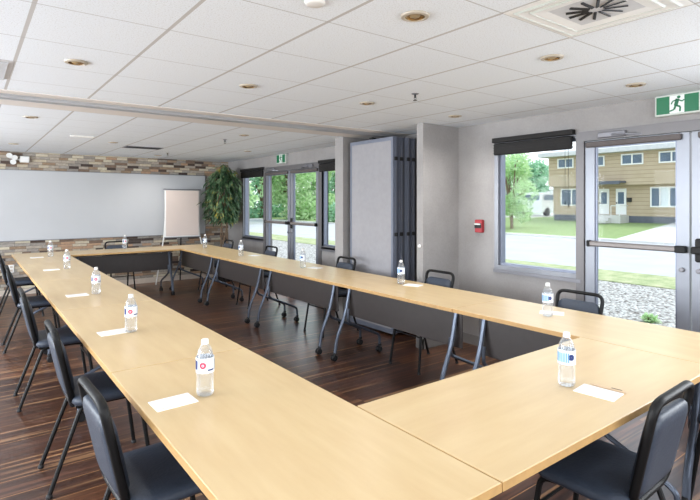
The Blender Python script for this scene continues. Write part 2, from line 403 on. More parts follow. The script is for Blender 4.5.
def dup(root, loc, rz, label=None, group=None):
    r = root.copy(); COL.objects.link(r); r.location = loc; r.rotation_euler = (0, 0, rz)
    if label: r['label'] = label
    if group: r['group'] = group
    for ch in list(root.children):
        c = ch.copy(); COL.objects.link(c); c.parent = r
        for g in list(ch.children):
            d = g.copy(); COL.objects.link(d); d.parent = c
    return r
def T(x, y, z): return Matrix.Translation((x, y, z))

# ------------------------------------------------------------------ room shell
YA0, YA1 = 3.71, 4.98            # alcove for the folded partition
struct(MB().box(XL - .2, YB0 - .2, -.1, XW + .12, YBK + .2, 0), 'floor', M['floor'], 'dark walnut plank floor', 'floor', smooth=0)
struct(MB().box(XL - .2, YB0 - .2, CEIL, XW + .3, YBK + .2, CEIL + .1), 'ceiling', M['ceil'], 'white suspended ceiling of square tiles', 'ceiling', smooth=0)
struct(MB().box(XL, YBK, 0, XW, YBK + .15, CEIL), 'wall_back', M['stone'], 'wall clad in thin strips of mixed brown and grey stone', 'wall', smooth=0)
struct(MB().box(XL, YBK - .02, 0, XW - .0, YBK, .09), 'baseboard_back', M['beige'], 'cream baseboard under the stone wall', 'baseboard', smooth=0)
# right wall with the two glazed openings
WIN_T = 2.07; SILL = .81
near = (.25 - .95, 3.16); far = (5.35, 8.95)
wr = MB()
wr.box(XW, YB0, 0, XW + .15, near[0], CEIL)
wr.box(XW, near[1], 0, XW + .15, far[0], CEIL)
wr.box(XW, far[1], 0, XW + .15, YBK, CEIL)
for a, b in (near, far): wr.box(XW, a, WIN_T, XW + .15, b, CEIL)
# spandrels under the windows (doors occupy the middle)
ND = (.62, 2.27); FD = (6.27, 8.03)     # door pairs
wr.box(XW, ND[1], 0, XW + .15, near[1], SILL); wr.box(XW, near[0], 0, XW + .15, ND[0], SILL)
wr.box(XW, FD[1], 0, XW + .15, far[1], SILL); wr.box(XW, far[0], 0, XW + .15, FD[0], SILL)
struct(wr, 'wall_right', M['wall'], 'grey mottled wall with the glazed doors', 'wall', smooth=0)
struct(MB().box(3.65, 3.62, 0, XW, YA0, CEIL), 'wall_wing_near', M['wall'], 'short grey wing wall in front of the folded partition', 'wall', smooth=0)
struct(MB().box(3.65, YA1, 0, XW, YA1 + .165, CEIL), 'wall_wing_far', M['wall'], 'short grey wing wall behind the folded partition', 'wall', smooth=0)
bb = MB()
bb.box(XW - .012, near[1], 0, XW, 3.62, .1); bb.box(XW - .012, ND[1] + .06, 0, XW, near[1], .1); bb.box(3.638, 3.608, 0, XW, 3.62, .1); bb.box(3.638, 3.608, 0, 3.65, YA0, .1)
bb.box(XW - .012, FD[1] + .06, 0, XW, YBK, .1); bb.box(XW - .012, YA1 + .17, 0, XW, FD[0] - .06, .1); bb.box(XW - .012, YB0, 0, XW, ND[0] - .06, .1)
struct(bb, 'baseboard_right', M['base'], 'grey baseboard along the glazed wall', 'baseboard', smooth=0)
# left and rear walls (beside and behind the camera), window openings added for fill
lw = MB(); LW = [(-1.2, 1.2), (2.0, 4.4), (5.4, 7.8)]
lw.box(XL - .15, YB0, 0, XL, YBK, .6); lw.box(XL - .15, YB0, 2.1, XL, YBK, CEIL)
ys = [YB0] + [v for p in LW for v in p] + [YBK]
for i in range(0, len(ys), 2): lw.box(XL - .15, ys[i], .6, XL, ys[i + 1], 2.1)
struct(lw, 'wall_left', M['wall'], 'grey wall left of the camera', 'wall', smooth=0)
rw = MB(); RW = [(-2.0, .2), (1.2, 3.4)]
rw.box(XL, YB0 - .15, 0, XW, YB0, .6); rw.box(XL, YB0 - .15, 2.1, XW, YB0, CEIL)
xs = [XL] + [v for p in RW for v in p] + [XW]
for i in range(0, len(xs), 2): rw.box(xs[i], YB0 - .15, .6, xs[i + 1], YB0, 2.1)
struct(rw, 'wall_rear', M['wall'], 'grey wall behind the camera', 'wall', smooth=0)

WN = [0]
def frame_rect(mb, x0, x1, a, b, z0, z1, t):
    mb.box(x0, a, z0, x1, a + t, z1); mb.box(x0, b - t, z0, x1, b, z1); mb.box(x0, a + t, z0, x1, b - t, z0 + t); mb.box(x0, a + t, z1 - t, x1, b - t, z1)
def window(a, b, z0, z1, label, sill=True, t=.045):
    WN[0] += 1
    r = tag(empty('window_%d' % WN[0], (XW, (a + b) / 2, z0)), label, 'window', kind='structure')
    c = (a + b) / 2
    f = MB(); frame_rect(f, .0, .12, a - c, b - c, 0, z1 - z0, t); f.build('window_frame', M['alu'], r, smooth=0)
    g = MB(); frame_rect(g, .03, .09, a - c + t, b - c - t, t, z1 - z0 - t, .02); g.build('glazing_bead', M['alub'], r, smooth=0)
    MB().box(.055, a - c + t, t, .062, b - c - t, z1 - z0 - t).build('glass', M['clear'], r, smooth=0)
    MB().box(-.02, a - c, -.025, .02, b - c, .004).build('window_sill', M['alu2'], r, smooth=0)
    return r
window(ND[1] - .01, near[1], SILL, WIN_T, 'tall fixed window under a rolled dark blind beside the near doors')
window(near[0], ND[0] + .01, SILL, WIN_T, 'fixed window on the camera side of the near doors')
window(FD[1] - .01, far[1], SILL - .03, WIN_T, 'narrow fixed window beside the potted tree')
window(far[0], FD[0] + .01, SILL - .03, WIN_T, 'fixed window between the far doors and the wing wall')
for n, (lst, axis) in enumerate(((LW, 'y'), (RW, 'x'))):
    for a, b in lst:
        WN[0] += 1
        f = MB()
        if axis == 'y':
            frame_rect(f, XL - .12, XL - .02, a, b, .6, 2.1, .05); f.box(XL - .12, (a + b) / 2 - .02, .65, XL - .02, (a + b) / 2 + .02, 2.05)
        else:
            for p, q in ((a, a + .05), (b - .05, b), ((a + b) / 2 - .02, (a + b) / 2 + .02)): f.box(p, YB0 - .12, .6, q, YB0 - .02, 2.1)
            for p, q in ((.6, .65), (2.05, 2.1)): f.box(a, YB0 - .12, p, b, YB0 - .02, q)
        tag(f.build('window_%d' % WN[0], M['alu'], smooth=0), 'window added for fill light to the %s wall outside the view' % ('left' if axis == 'y' else 'rear'), 'window', kind='structure')

DN = [0]
def door(a, b, mid_side, label):
    """door leaf a..b; mid_side = +1 if the meeting stile is at a"""
    DN[0] += 1
    c = (a + b) / 2; r = tag(empty('door_%d' % DN[0], (XW, c, 0)), label, 'door', kind='structure')
    a -= c; b -= c; Z = 1.985; plate = mid_side < 0
    f = MB(); st = .085
    f.box(.0, a + .004, .01, .045, a + st, Z); f.box(.0, b - st, .01, .045, b - .004, Z); f.box(.0, a + st, Z - .045, .045, b - st, Z); f.box(.0, a + st, .01, .045, b - st, .12)
    f.build('door_frame', M['alul'], r, smooth=0)
    MB().box(.02, a + st, .12, .026, b - st, Z - .045).build('glass', M['clear'], r, smooth=0)
    g = MB(); frame_rect(g, .012, .036, a + st, b - st, .12, Z - .045, .014); g.build('glazing_bead', M['alub'], r, smooth=0)
    s = MB(); s.box(-.035, a + (.05 if mid_side > 0 else .02), 1.932, .0, b - (.02 if mid_side > 0 else .05), 1.978, bev=.008); s.build('roller_shade', M['shade'], r, smooth=0)
    p = MB(); z = 1.13
    p.box(-.05, a + .06, z - .022, -.01, b - .06, z + .022, bev=.01); pb = p.build('push_bar', M['bar'], r)
    me = a + .05 if mid_side > 0 else b - .05; he = b - .05 if mid_side > 0 else a + .05
    q = MB(); q.box(-.052, me - .035, z - .026, .0, me + .04, z + .026, bev=.008); q.box(-.05, he - .012, z - .026, .0, he + .012, z + .026, bev=.006)
    if plate: q.box(-.028, me - .025, z - .085, .0, me + .02, z + .085, bev=.01)
    q.build('bar_housing', M['black'], pb)
    k = MB(); k.lathe([(.017, 0), (.017, .02), (.012, .024)], 12, T(.0, me, z - .15) @ Matrix.Rotation(-PI / 2, 4, 'Y')); k.build('lock_cylinder', M['alu2'], r)
    d = MB(); d.box(-.045, he - .30 * mid_side, 2.0, .0, he - .08 * mid_side, 2.045, bev=.006)
    e1 = Vector((-.05, he - .2 * mid_side, 2.02)); d.tube([e1, e1 + Vector((-.03, -.12 * mid_side, -.01)), (.0, he - .42 * mid_side, 2.0)], .008, 6)
    d.build('door_closer', M['alu2'], r)
    return r
nm = (ND[0] + ND[1]) / 2; fm = (FD[0] + FD[1]) / 2
door(nm + .004, ND[1] - .035, 1, 'glazed exit door left of the near pair, house seen through it')
door(ND[0] + .035, nm - .004, -1, 'glazed exit door right of the near pair, cut by the photo edge')
door(fm + .004, FD[1] - .035, 1, 'glazed exit door of the far pair nearer the potted tree')
door(FD[0] + .035, fm - .004, -1, 'glazed exit door of the far pair nearer the partition')
for i, (a, b) in enumerate((ND, FD)):
    f = MB()
    for y in (a, b): f.box(-.015 + XW, y - .035, 0, XW + .12, y + .035, WIN_T)
    f.box(XW - .015, a + .035, 1.99, XW + .12, b - .035, WIN_T)
    f.box(XW, a + .035, 0, XW + .12, b - .035, .012)
    struct(f, 'trim_%d' % (i + 1), M['frameg'], ['silver aluminium frame around the near doors', 'silver aluminium frame around the far doors'][i], 'door frame', smooth=0)

# ceiling track and its trims
tr = MB(); ty = 4.52
for (y0, y1, z0, z1) in ((ty - .05, ty - .015, 2.24, CEIL), (ty + .015, ty + .05, 2.24, CEIL), (ty - .015, ty + .015, 2.25, CEIL), (ty - .075, ty - .05, 2.258, CEIL), (ty + .05, ty + .075, 2.258, CEIL)):
    tr.box(XL, y0, z0, XW, y1, z1)
struct(tr, 'trim_3', M['trackm'], 'aluminium ceiling track of the folding partition', 'track', smooth=0)
struct(MB().box(XL, ty + .075, 2.262, XW, ty + .42, CEIL).box(XL, ty - .2, 2.264, XW, ty - .075, CEIL), 'trim_4', M['strip'], 'beige ceiling strips beside the partition track', 'trim', smooth=0)

# ------------------------------------------------------------------ outside ground
struct(MB().box(XW + .15, -14, -.12, 9.6, 60, -.02), 'gravel_ground', M['gravel'], 'pale gravel bed outside the doors', 'ground', smooth=0)
struct(MB().box(9.6, -14, -.12, 11.1, 60, -.005), 'grass_verge', M['verge'], 'thin rough grass strip between gravel and road', 'ground', smooth=0)
struct(MB().box(11.1, -30, -.12, 19.6, 90, -.03), 'road', M['road'], 'pale asphalt road', 'road', smooth=0)
struct(MB().box(19.6, -30, -.12, 19.95, 90, .04), 'kerb', M['concrete'], 'concrete kerb across the road', 'kerb', smooth=0)
lawn = MB(); lawn.add([(19.95, -30, .02), (29.5, -30, .34), (29.5, 90, .34), (19.95, 90, .02), (60, -30, .36), (60, 90, .36), (19.95, -30, -.3), (60, -30, -.3), (60, 90, -.3), (19.95, 90, -.3)],
    [(0, 1, 2, 3), (1, 4, 5, 2), (6, 9, 8, 7), (0, 3, 9, 6), (0, 6, 7, 4, 1), (3, 2, 5, 8, 9), (4, 7, 8, 5)])
struct(lawn, 'lawn', M['grass'], 'bright green lawn in front of the tan house', 'lawn', smooth=0)
dw = MB(); dw.prism([(19.95, 9.4), (29.0, 10.9), (29.0, 6), (19.95, 4)], .03, Matrix.Translation((0, 0, .02)) @ Matrix.Rotation(0, 4, 'Y'))
dw.v = [(x, y, z + (x - 19.95) / 9.55 * .32) for x, y, z in dw.v]
struct(dw, 'driveway', M['concrete'], 'pale concrete driveway beside the lawn', 'driveway', smooth=0)
struct(MB().box(31, 21, .3, 58, 26.5, .375), 'parking_pad', M['concrete'], 'pale pavement left of the tan house', 'pavement', smooth=0)

# ------------------------------------------------------------------ folding tables
def make_table():
    r = empty('training_table')
    h = TL / 2 - .0034; d = TW / 2 - .0026
    MB().box(-h, -d, TZ - .026, h, d, TZ, bev=.0015).build('tabletop', M['maple'], r, smooth=0)
    e = MB(); t = .0012; z0, z1 = TZ - .0265, TZ - .002
    e.box(-h - t, -d - t, z0, h + t, -d, z1); e.box(-h - t, d, z0, h + t, d + t, z1); e.box(-h - t, -d, z0, -h, d, z1); e.box(h, -d, z0, h + t, d, z1)
    e.build('edge_band', M['edge'], r, smooth=0)
    mp = MB(); y = -d + .19
    mp.box(-.71, y, .395, .71, y + .012, .66, bev=.004); mp.box(-.69, y + .012, .40, .69, y + .03, .412); mp.box(-.69, y - .0, .655, .69, y + .03, .667)
    mo = mp.build('modesty_panel', M['panel'], r, smooth=0)
    u = MB(); u.box(-.70, -.03, TZ - .066, .70, .03, TZ - .027); u.box(-.70, -.2, TZ - .05, .70, -.17, TZ - .027)
    u.build('under_beam', M['black'], r, smooth=0)
    for sx_ in (-1, 1):
        x = sx_ * (h - .125)
        lg = MB()
        lg.box(x - .02, -.2, TZ - .06, x + .02, .2, TZ - .027, bev=.004)
        col = fillet([(x, -.125, TZ - .05), (x, -.185, .42), (x, -.285, .20), (x, -.305, .07)], .08, 5)
        lg.tube(col, .014, 8, ry=.019, up=(0, 1, 0))
        lo = lg.build('leg', M['silver'], r)
        fo = MB(); ft = fillet([(x - .025 * sx_, -.165, .47), (x - .025 * sx_, -.18, .345), (x - .025 * sx_, .16, .195), (x - .025 * sx_, .215, .165), (x - .025 * sx_, .22, .07)], .06, 5)
        fo.tube(ft, .0135, 8); fo.tube([(x, -.178, .445), (x - .025 * sx_, -.168, .445)], .013, 6)
        f2 = fo.build('leg_foot', M['silver'], r)
        for (yy, xx, pr) in ((-.305, x, lo), (.22, x - .025 * sx_, f2)):
            c = MB()
            for q in (-1, 1):
                c.lathe([(.012, -.009), (.026, -.009), (.029, -.005), (.029, .005), (.026, .009), (.012, .009)], 14, T(xx + q * .014, yy - .01, .029) @ Matrix.Rotation(PI / 2, 4, 'Y'))
            c.box(xx - .006, yy - .028, .02, xx + .006, yy + .012, .062); c.lathe([(.014, .055), (.018, .062), (.016, .078), (.008, .08)], 10, T(xx, yy, 0))
            c.build('caster', M['rubber'], pr)
    return r
tproto = make_table()
nxt = {}
def put(proto, key, loc, rz, label, cat, group=None):
    if key not in nxt:
        nxt[key] = 1; proto.location = loc; proto.rotation_euler = (0, 0, rz); o = proto
    else: o = dup(proto, loc, rz)
    o['label'] = label; o['category'] = cat
    if group: o['group'] = group
    elif 'group' in o: del o['group']
    return o
ordL = ['maple folding table nearest the camera in the left row', 'maple folding table second from the camera in the left row', 'maple folding table in the middle of the left row',
        'maple folding table fourth from the camera in the left row', 'maple folding table at the stone wall end of the left row']
ordR = ['maple folding table in front of the near glass doors, right row', 'maple folding table in the right row beside the short wing wall', 'maple folding table in the right row beside the folded partition',
        'maple folding table in the right row beside the far glass doors', 'maple folding table at the far corner of the right row by the plant']
for i in range(5):
    put(tproto, 't', ((LX0 + LX1) / 2, Y0 + TL * (i + .5), 0), PI / 2, ordL[i], 'table', 'maple tables of the hollow rectangle')
for i in range(5):
    put(tproto, 't', ((RX0 + RX1) / 2, Y0 + TL * (i + .5), 0), -PI / 2, ordR[i], 'table', 'maple tables of the hollow rectangle')
put(tproto, 't', ((LX1 + RX0) / 2, Y0 + TW / 2, 0), PI, 'maple folding table crossing between the rows at the camera end', 'table', 'maple tables of the hollow rectangle')
put(tproto, 't', ((LX1 + RX0) / 2, Y0 + TL * 5 - TW / 2, 0), 0, 'maple folding table crossing between the rows before the whiteboard', 'table', 'maple tables of the hollow rectangle')

# ------------------------------------------------------------------ chairs (local: facing +y)
def make_chair():
    r = empty('stacking_chair')
    st = MB().slab(.415, .35, [(.03, .425), (.008, .43), (.0, .44), (.0, .456), (.006, .467), (.025, .475), (.07, .479), (.13, .48)], .06, T(0, .03, 0)); st.build('seat', M['vinyl'], r, smooth=60)
    # back: tilted plane from (y=-.165, z=.45) to (y=-.225, z=.82)
    def bp(x, t): return (x, -.140 - .085 * t, .435 + .385 * t)
    loop = fillet([bp(-.145, 0.0), bp(.145, 0.0), bp(.172, 1), bp(-.172, 1)], .06, 5, True)
    MB().tube(loop, .016, 8, closed=True, ry=.0125, up=(0, -.976, -.216)).build('back_frame', M['black'], r, smooth=60)
    ang = math.atan2(.085, .385)
    pad = MB(); mx = T(0, -.140 - .085 * .47, .435 + .385 * .47) @ Matrix.Rotation(PI / 2 + ang, 4, 'X')
    pad.slab(.312, .305, [(.05, -.022), (.02, -.02), (.004, -.012), (0, 0), (.004, .012), (.02, .026), (.06, .034), (.11, .036)], .05, mx @ Matrix.Rotation(PI, 4, 'X')); pad.build('backrest', M['vinyl'], r, smooth=60)
    sf = MB()
    for s in (-1, 1): sf.tube([(s * .155, -.12, .418), (s * .155, .165, .418)], .011, 8)
    for y in (-.12, .13): sf.tube([(-.155, y, .416), (.155, y, .416)], .009, 8)
    for s in (-1, 1): sf.tube(fillet([(s * .11, -.06, .416), (s * .11, -.13, .416), (s * .11, -.142, .44)], .03, 4), .010, 8)
    sf.build('seat_frame', M['black'], r)
    for s in (-1, 1):
        l = MB(); l.tube(fillet([(s * .155, .11, .418), (s * .162, .185, .41), (s * .185, .24, .012)], .04, 4), .0115, 8); lo = l.build('leg', M['black'], r)
        MB().lathe([(.011, 0), (.015, .002), (.015, .012), (.011, .02)], 10, T(s * .185, .24, 0)).build('foot_glide', M['rubber'], lo)
        l = MB(); l.tube(fillet([(s * .155, -.04, .418), (s * .160, -.105, .41), (s * .18, -.25, .012)], .02, 3), .0115, 8); lo = l.build('leg', M['black'], r)
        MB().lathe([(.011, 0), (.015, .002), (.015, .012), (.011, .02)], 10, T(s * .18, -.25, 0)).build('foot_glide', M['rubber'], lo)
    MB().tube([(-.166, .195, .30), (.166, .195, .30)], .007, 6).build('crossbar', M['black'], r)
    return r
cproto = make_chair()
GC = 'black stacking chairs around the tables'
chairs = [
    (.57, 1.98, -88, 'black padded chair nearest the camera on the left of the tables'),
    (.575, 3.10, -90, 'black padded chair second from the camera along the left row'),
    (.54, 4.43, -90, 'black padded chair third from the camera along the left row'),
    (.54, 6.14, -91, 'black padded chair fourth from the camera along the left row'),
    (.54, 7.80, -90, 'black padded chair closest to the stone wall along the left row'),
    (3.32, 1.93, 90, 'black chair between the right row and the near glass doors'),
    (3.32, 3.29, 90, 'black chair against the wall with the red alarm box'),
    (3.32, 4.76, 90, 'black chair behind the right row in front of the folded partition'),
    (3.32, 6.59, 90, 'black chair behind the right row in front of the far glass doors'),
    (3.32, 8.10, 90, 'black chair behind the right row close to the potted tree'),
    (1.95, 8.74, 180, 'black chair between the far cross table and the whiteboard wall'),
    (1.95, .95, 2, 'black padded chair at the near cross table, seen from behind at lower right'),
    (2.86, .68, -24, 'black padded chair at the near cross table, cut by the right photo edge'),
]
for x, y, a, l in chairs: put(cproto, 'c', (x, y, 0), R(a), l, 'chair', GC)

# ------------------------------------------------------------------ bottles
def make_bottle():
    r = empty('water_bottle')
    pr = [(.0, .004), (.020, .002), (.029, .004), (.0335, .012), (.0335, .045), (.032, .055), (.0335, .065), (.032, .078), (.0335, .09), (.0305, .098), (.0335, .105), (.0335, .15), (.030, .162), (.0275, .180), (.019, .198), (.0125, .205), (.0125, .214)]
    MB().lathe(pr, 20, close=False).build('bottle_body', M['pet'], r, smooth=50)
    wp = [(.0, .006), (.027, .006), (.030, .013), (.030, .045), (.028, .055), (.030, .065), (.028, .078), (.030, .09), (.029, .098), (.030, .105), (.030, .15), (.0285, .162), (.0225, .182), (.0, .182)]
    MB().lathe(wp, 20, close=False).build('water', M['water'], r, smooth=50)
    MB().lathe([(.0, .226), (.011, .226), (.0135, .224), (.014, .213), (.0145, .210), (.0145, .206), (.0132, .206), (.0132, .212)], 16, close=False).build('cap', M['white'], r)
    rr = .0345
    lb = MB().lathe([(rr - .0006, .096), (rr, .096), (rr, .156), (rr - .0006, .156)], 28, close=False).build('label', M['label'], r, smooth=50)
    def patch(mb, a0, a1, z0, z1, rad, n=6):
        vs = []
        for i in range(n + 1):
            a = R(a0 + (a1 - a0) * i / n)
            for z in (z0, z1): vs.append((rad * math.cos(a), rad * math.sin(a), z))
        mb.add(vs, [(2 * i, 2 * i + 2, 2 * i + 3, 2 * i + 1) for i in range(n)])
    def disc(mb, a, z, r0, r1, rad, n=16):
        vs = []
        for i in range(n):
            t = 2 * PI * i / n
            for q in (r0, r1): aa = R(a) + q * math.cos(t) / rad; vs.append((rad * math.cos(aa), rad * math.sin(aa), z + q * math.sin(t)))
        mb.add(vs, [(2 * i, 2 * i + 1, (2 * i + 3) % (2 * n), (2 * i + 2) % (2 * n)) for i in range(n)])
    m = MB(); R2 = rr + .0006
    for k in range(7): patch(m, 88 + k * 14, 98 + k * 14, .106, .146, R2)
    m.build('label_stripes', M['blue'], lb, smooth=0)
    m = MB(); patch(m, -66, -38, .110, .146, R2 + .0002); disc(m, 196, .128, .001, .013, R2 + .0002); patch(m, 30, 75, .106, .112, R2 + .0002); m.build('label_block', M['navy'], lb, smooth=0)
    m = MB(); disc(m, 0, .128, .0055, .0125, R2 + .0003); disc(m, 0, .128, .0005, .0025, R2 + .0003); m.build('label_ring', M['pink'], lb, smooth=0)
    return r
bproto = make_bottle()
GB = 'water bottles on the tables'
bottles = [
    (.735, 1.907, -125, 'clear water bottle with a red ring on its label, nearest on the left row'),
    (.75, 3.084, -110, 'clear water bottle second from the camera on the left row'),
    (.832, 4.522, -105, 'clear water bottle third from the camera on the left row'),
    (.882, 6.391, -100, 'clear water bottle fourth from the camera on the left row'),
    (.90, 7.95, -95, 'clear water bottle on the far end of the left row before the whiteboard'),
    (1.949, 1.118, 45, 'clear water bottle with pale blue stripes on the near cross table'),
    (3.028, 1.868, 40, 'clear water bottle on the right row before the near window'),
    (3.146, 3.40, 30, 'clear water bottle on the right row level with the wing wall'),
    (3.02, 4.884, 20, 'clear water bottle on the right row before the far glass doors'),
    (3.004, 6.473, 10, 'clear water bottle on the right row left of the chair by the far doors'),
    (3.058, 7.937, 0, 'clear water bottle on the far corner below the flip chart and plant'),
    (1.99, 8.56, -90, 'clear water bottle in front of the lone chair on the far cross table'),
]
bproto.scale = (1, 1, .965)
for x, y, a, l in bottles: put(bproto, 'b', (x, y, TZ), R(a), l, 'bottle', GB)

# ------------------------------------------------------------------ notepads and pens
def make_pad():
    r = empty('notepad')
    MB().box(-.076, -.053, 0, .076, .053, .004, bev=.0008).build('paper_sheets', M['paper'], r, smooth=0)
    l = MB()
    l.box(-.062, -.044, .0041, -.020, -.040, .0044); l.box(.022, -.044, .0041, .062, -.041, .0044)
    l.build('printed_line', M['pen'], r, smooth=0)
    return r
pproto = make_pad()
pads = [
    (.613, 1.907, 2, 'white notepad beside the nearest bottle of the left row', 'nearest'),
    (.665, 3.13, 3, 'white notepad second from the camera on the left row', 'second'),
    (.70, 4.54, 2, 'white notepad third from the camera on the left row', 'third'),
    (.735, 6.40, 0, 'white notepad fourth from the camera on the left row', 'fourth'),
    (.74, 7.93, 0, 'white notepad on the far end of the left row', 'far end'),
    (1.973, 1.0, -84, 'white notepad beside the bottle on the near cross table', 'near cross table'),
    (3.13, 1.90, -60, 'white notepad behind the right row bottle before the near window', 'near window'),
    (3.18, 3.28, -70, 'white notepad by the right row bottle level with the wing wall', 'wing wall'),
    (3.13, 4.80, -75, 'white notepad by the right row bottle before the far doors', 'far doors'),
    (3.17, 6.40, -80, 'white notepad on the right row by the chair at the far doors', 'far chair'),
]
for x, y, a, l, q in pads: put(pproto, 'p', (x, y, TZ), R(a), l, 'notepad', 'notepads on the tables')
def make_pen():
    r = empty('pen')
    mx = T(0, 0, .0045) @ Matrix.Rotation(PI / 2, 4, 'Y')
    MB().lathe([(.0008, -.07), (.0035, -.058), (.0042, -.05), (.0042, .06), (.003, .066)], 10, mx).build('barrel', M['pen'], r)
    MB().box(.012, -.0012, .0088, .052, .0012, .0102).build('clip', M['black'], r, smooth=0)
    return r
peno = make_pen()
pens = [(2.042, .995, -84, 'beige pen lying along the notepad on the near cross table')]
for x, y, a, l in pens: put(peno, 'pen', (x, y, TZ), R(a), l, 'pen')

# ------------------------------------------------------------------ folded partition
def make_panel(first):
    r = empty('partition_panel')
    w2 = .385; h0, h1 = .03, 2.19
    f = MB(); t = .035
    f.box(-t, -w2, h0, t, -w2 + .03, h1); f.box(-t, w2 - .03, h0, t, w2, h1); f.box(-t, -w2 + .03, h1 - .04, t, w2 - .03, h1); f.box(-t, -w2 + .03, h0, t, w2 - .03, h0 + .05)
    f.box(-.012, -w2 - .012, h0, .012, -w2, h1); f.box(-.03, -w2 - .004, h0, -.022, -w2, h1); f.box(.022, -w2 - .004, h0, .03, -w2, h1)
    f.build('panel_frame', M['slate'], r, smooth=0)
    MB().box(-t + .003, -w2 + .03, h0 + .05, t - .003, w2 - .03, h1 - .04).build('panel_face', M['felt'], r, smooth=0)
    g = MB()
    for z in (.35, 1.12, 1.95): g.box(-.02, -w2 - .022, z - .02, .02, -w2 - .006, z + .02, bev=.004)
    g.build('hinge', M['dark'], r)
    h = MB(); h.tube([(0, 0, h1), (0, 0, 2.222)], .008, 8); h.box(-.03, -.03, 2.2, .03, .03, 2.215)
    h.build('trolley', M['dark'], r)
    return r
pp = make_panel(True)
plab = ['grey fabric partition panel in front of the folded stack, its face to the tables', 'second folded partition panel, only its slate edge showing', 'third folded partition panel, only its slate edge showing', 'last folded partition panel, beside the wing wall edge']
for i in range(4): put(pp, 'pp', (3.735 + .092 * i, 4.515 + (.012 if i % 2 else 0), 0), 0, plab[i], 'partition panel', 'folded partition panels')

# ------------------------------------------------------------------ whiteboard and easel
b = empty('whiteboard', (1.55, YBK - .03, .86)); tag(b, 'long pale grey whiteboard on the stone wall', 'whiteboard')
MB().box(-2.6, -.0, 0, 2.14, .028, 1.115, bev=.003).build('board_surface', M['board'], b, smooth=0)
e = MB(); e.box(-2.605, -.004, -.008, 2.145, .028, 0); e.box(-2.605, -.004, 1.115, 2.145, .028, 1.123); e.box(2.14, -.004, 0, 2.147, .028, 1.115); e.box(-2.607, -.004, 0, -2.6, .028, 1.115)
e.build('edge_trim', M['alu'], b, smooth=0)
ez = empty('flip_chart_easel', (3.17, 9.36, 0)); tag(ez, 'flip chart easel with a blank pinkish white pad before the whiteboard', 'easel')
MB().box(-.30, -.030, .85, .30, -.018, 1.68).build('flip_pad', M['flip'], ez, smooth=0)
MB().box(-.32, -.018, .83, .32, .0, 1.70).build('backing_board', M['white'], ez, smooth=0)
MB().box(-.345, -.036, 1.685, .345, .0, 1.71, bev=.004).build('top_clamp', M['alu2'], ez)
MB().box(-.33, -.06, .815, .33, .0, .832).build('pad_tray', M['alu2'], ez, smooth=0)
for s in (-1, 1): MB().tube([(s * .27, .012, 1.70), (s * .33, .0, .85), (s * .50, -.1, 0.005)], .012, 8).build('leg', M['white'], ez)
MB().tube([(.0, .012, 1.70), (.02, .17, .005)], .012, 8).build('leg', M['black'], ez)

# ------------------------------------------------------------------ potted ficus
def leaf_mesh(mb, c, d, up, L, W):
    d = d.normalized(); s = d.cross(up)
    if s.length < 1e-4: s = d.orthogonal()
    s.normalize(); n = s.cross(d)
    p = [c, c + d * L * .35 + s * W * .5 - n * W * .08, c + d * L * .7 + s * W * .35, c + d * L - n * L * .12, c + d * L * .7 - s * W * .35, c + d * L * .35 - s * W * .5 - n * W * .08, c + d * L * .5 + n * W * .1]
    mb.add(p, [(0, 1, 6), (1, 2, 6), (2, 3, 6), (3, 4, 6), (4, 5, 6), (5, 0, 6)])
PX, PY = 3.80, 8.92
pl = empty('potted_fig_tree', (PX, PY, 0)); tag(pl, 'tall potted fig tree with drooping leaves in the corner by the whiteboard', 'plant')
MB().lathe([(.0, .0), (.125, 0), (.14, .02), (.165, .28), (.175, .285), (.175, .31), (.155, .31), (.15, .27), (0, .27)], 24, close=False).build('pot', M['pot'], pl)
MB().lathe([(.152, .265), (.10, .278), (0, .282)], 16, close=False).build('soil', M['soil'], pl)
tk = MB(); tips = []
for k in range(4):
    a0 = k * PI / 2; pts = []
    for i in range(12):
        t = i / 11; a = a0 + t * 3.0; rr = .035 + .05 * t
        pts.append((rr * math.cos(a), rr * math.sin(a), .27 + 1.15 * t))
    tk.tube(pts, [.014 - .006 * i / 11 for i in range(12)], 7)
    for q in range(5):
        a = random.uniform(0, 2 * PI); p = Vector(pts[-1 - q % 4]); e_ = p + Vector((math.cos(a) * .2, math.sin(a) * .2, random.uniform(.25, .6)))
        tk.tube([p, (p + e_) / 2 + Vector((0, 0, .05)), e_], [.007, .005, .003], 5); tips.append(e_)
tk.build('trunk', M['bark'], pl)
fo = MB()
for i in range(1050):
    z = random.random(); zz = 1.16 + z * .98; a = random.uniform(0, 2 * PI); prof = (.34 + .07 * math.sin(3 * a + 5 * z) + .05 * math.sin(7 * a - 11 * z)) * math.sin(PI * min(1, (z * .9 + .12))) ** .5; rr = prof * math.sqrt(random.uniform(.15, 1))
    c = Vector((rr * math.cos(a), rr * math.sin(a), zz + random.uniform(-.05, .05)))
    c.x = min(c.x, XW - PX - .20); c.y = min(c.y, YBK - PY - .15)
    d = Vector((math.cos(a) * .6 + random.uniform(-.4, .4), math.sin(a) * .6 + random.uniform(-.4, .4), random.uniform(-1.3, -.1)))
    leaf_mesh(fo, c, d, Vector((random.uniform(-.3, .3), random.uniform(-.3, .3), 1)), random.uniform(.11, .19), random.uniform(.034, .052))
fo.build('foliage', M['leaf'], pl, smooth=0)

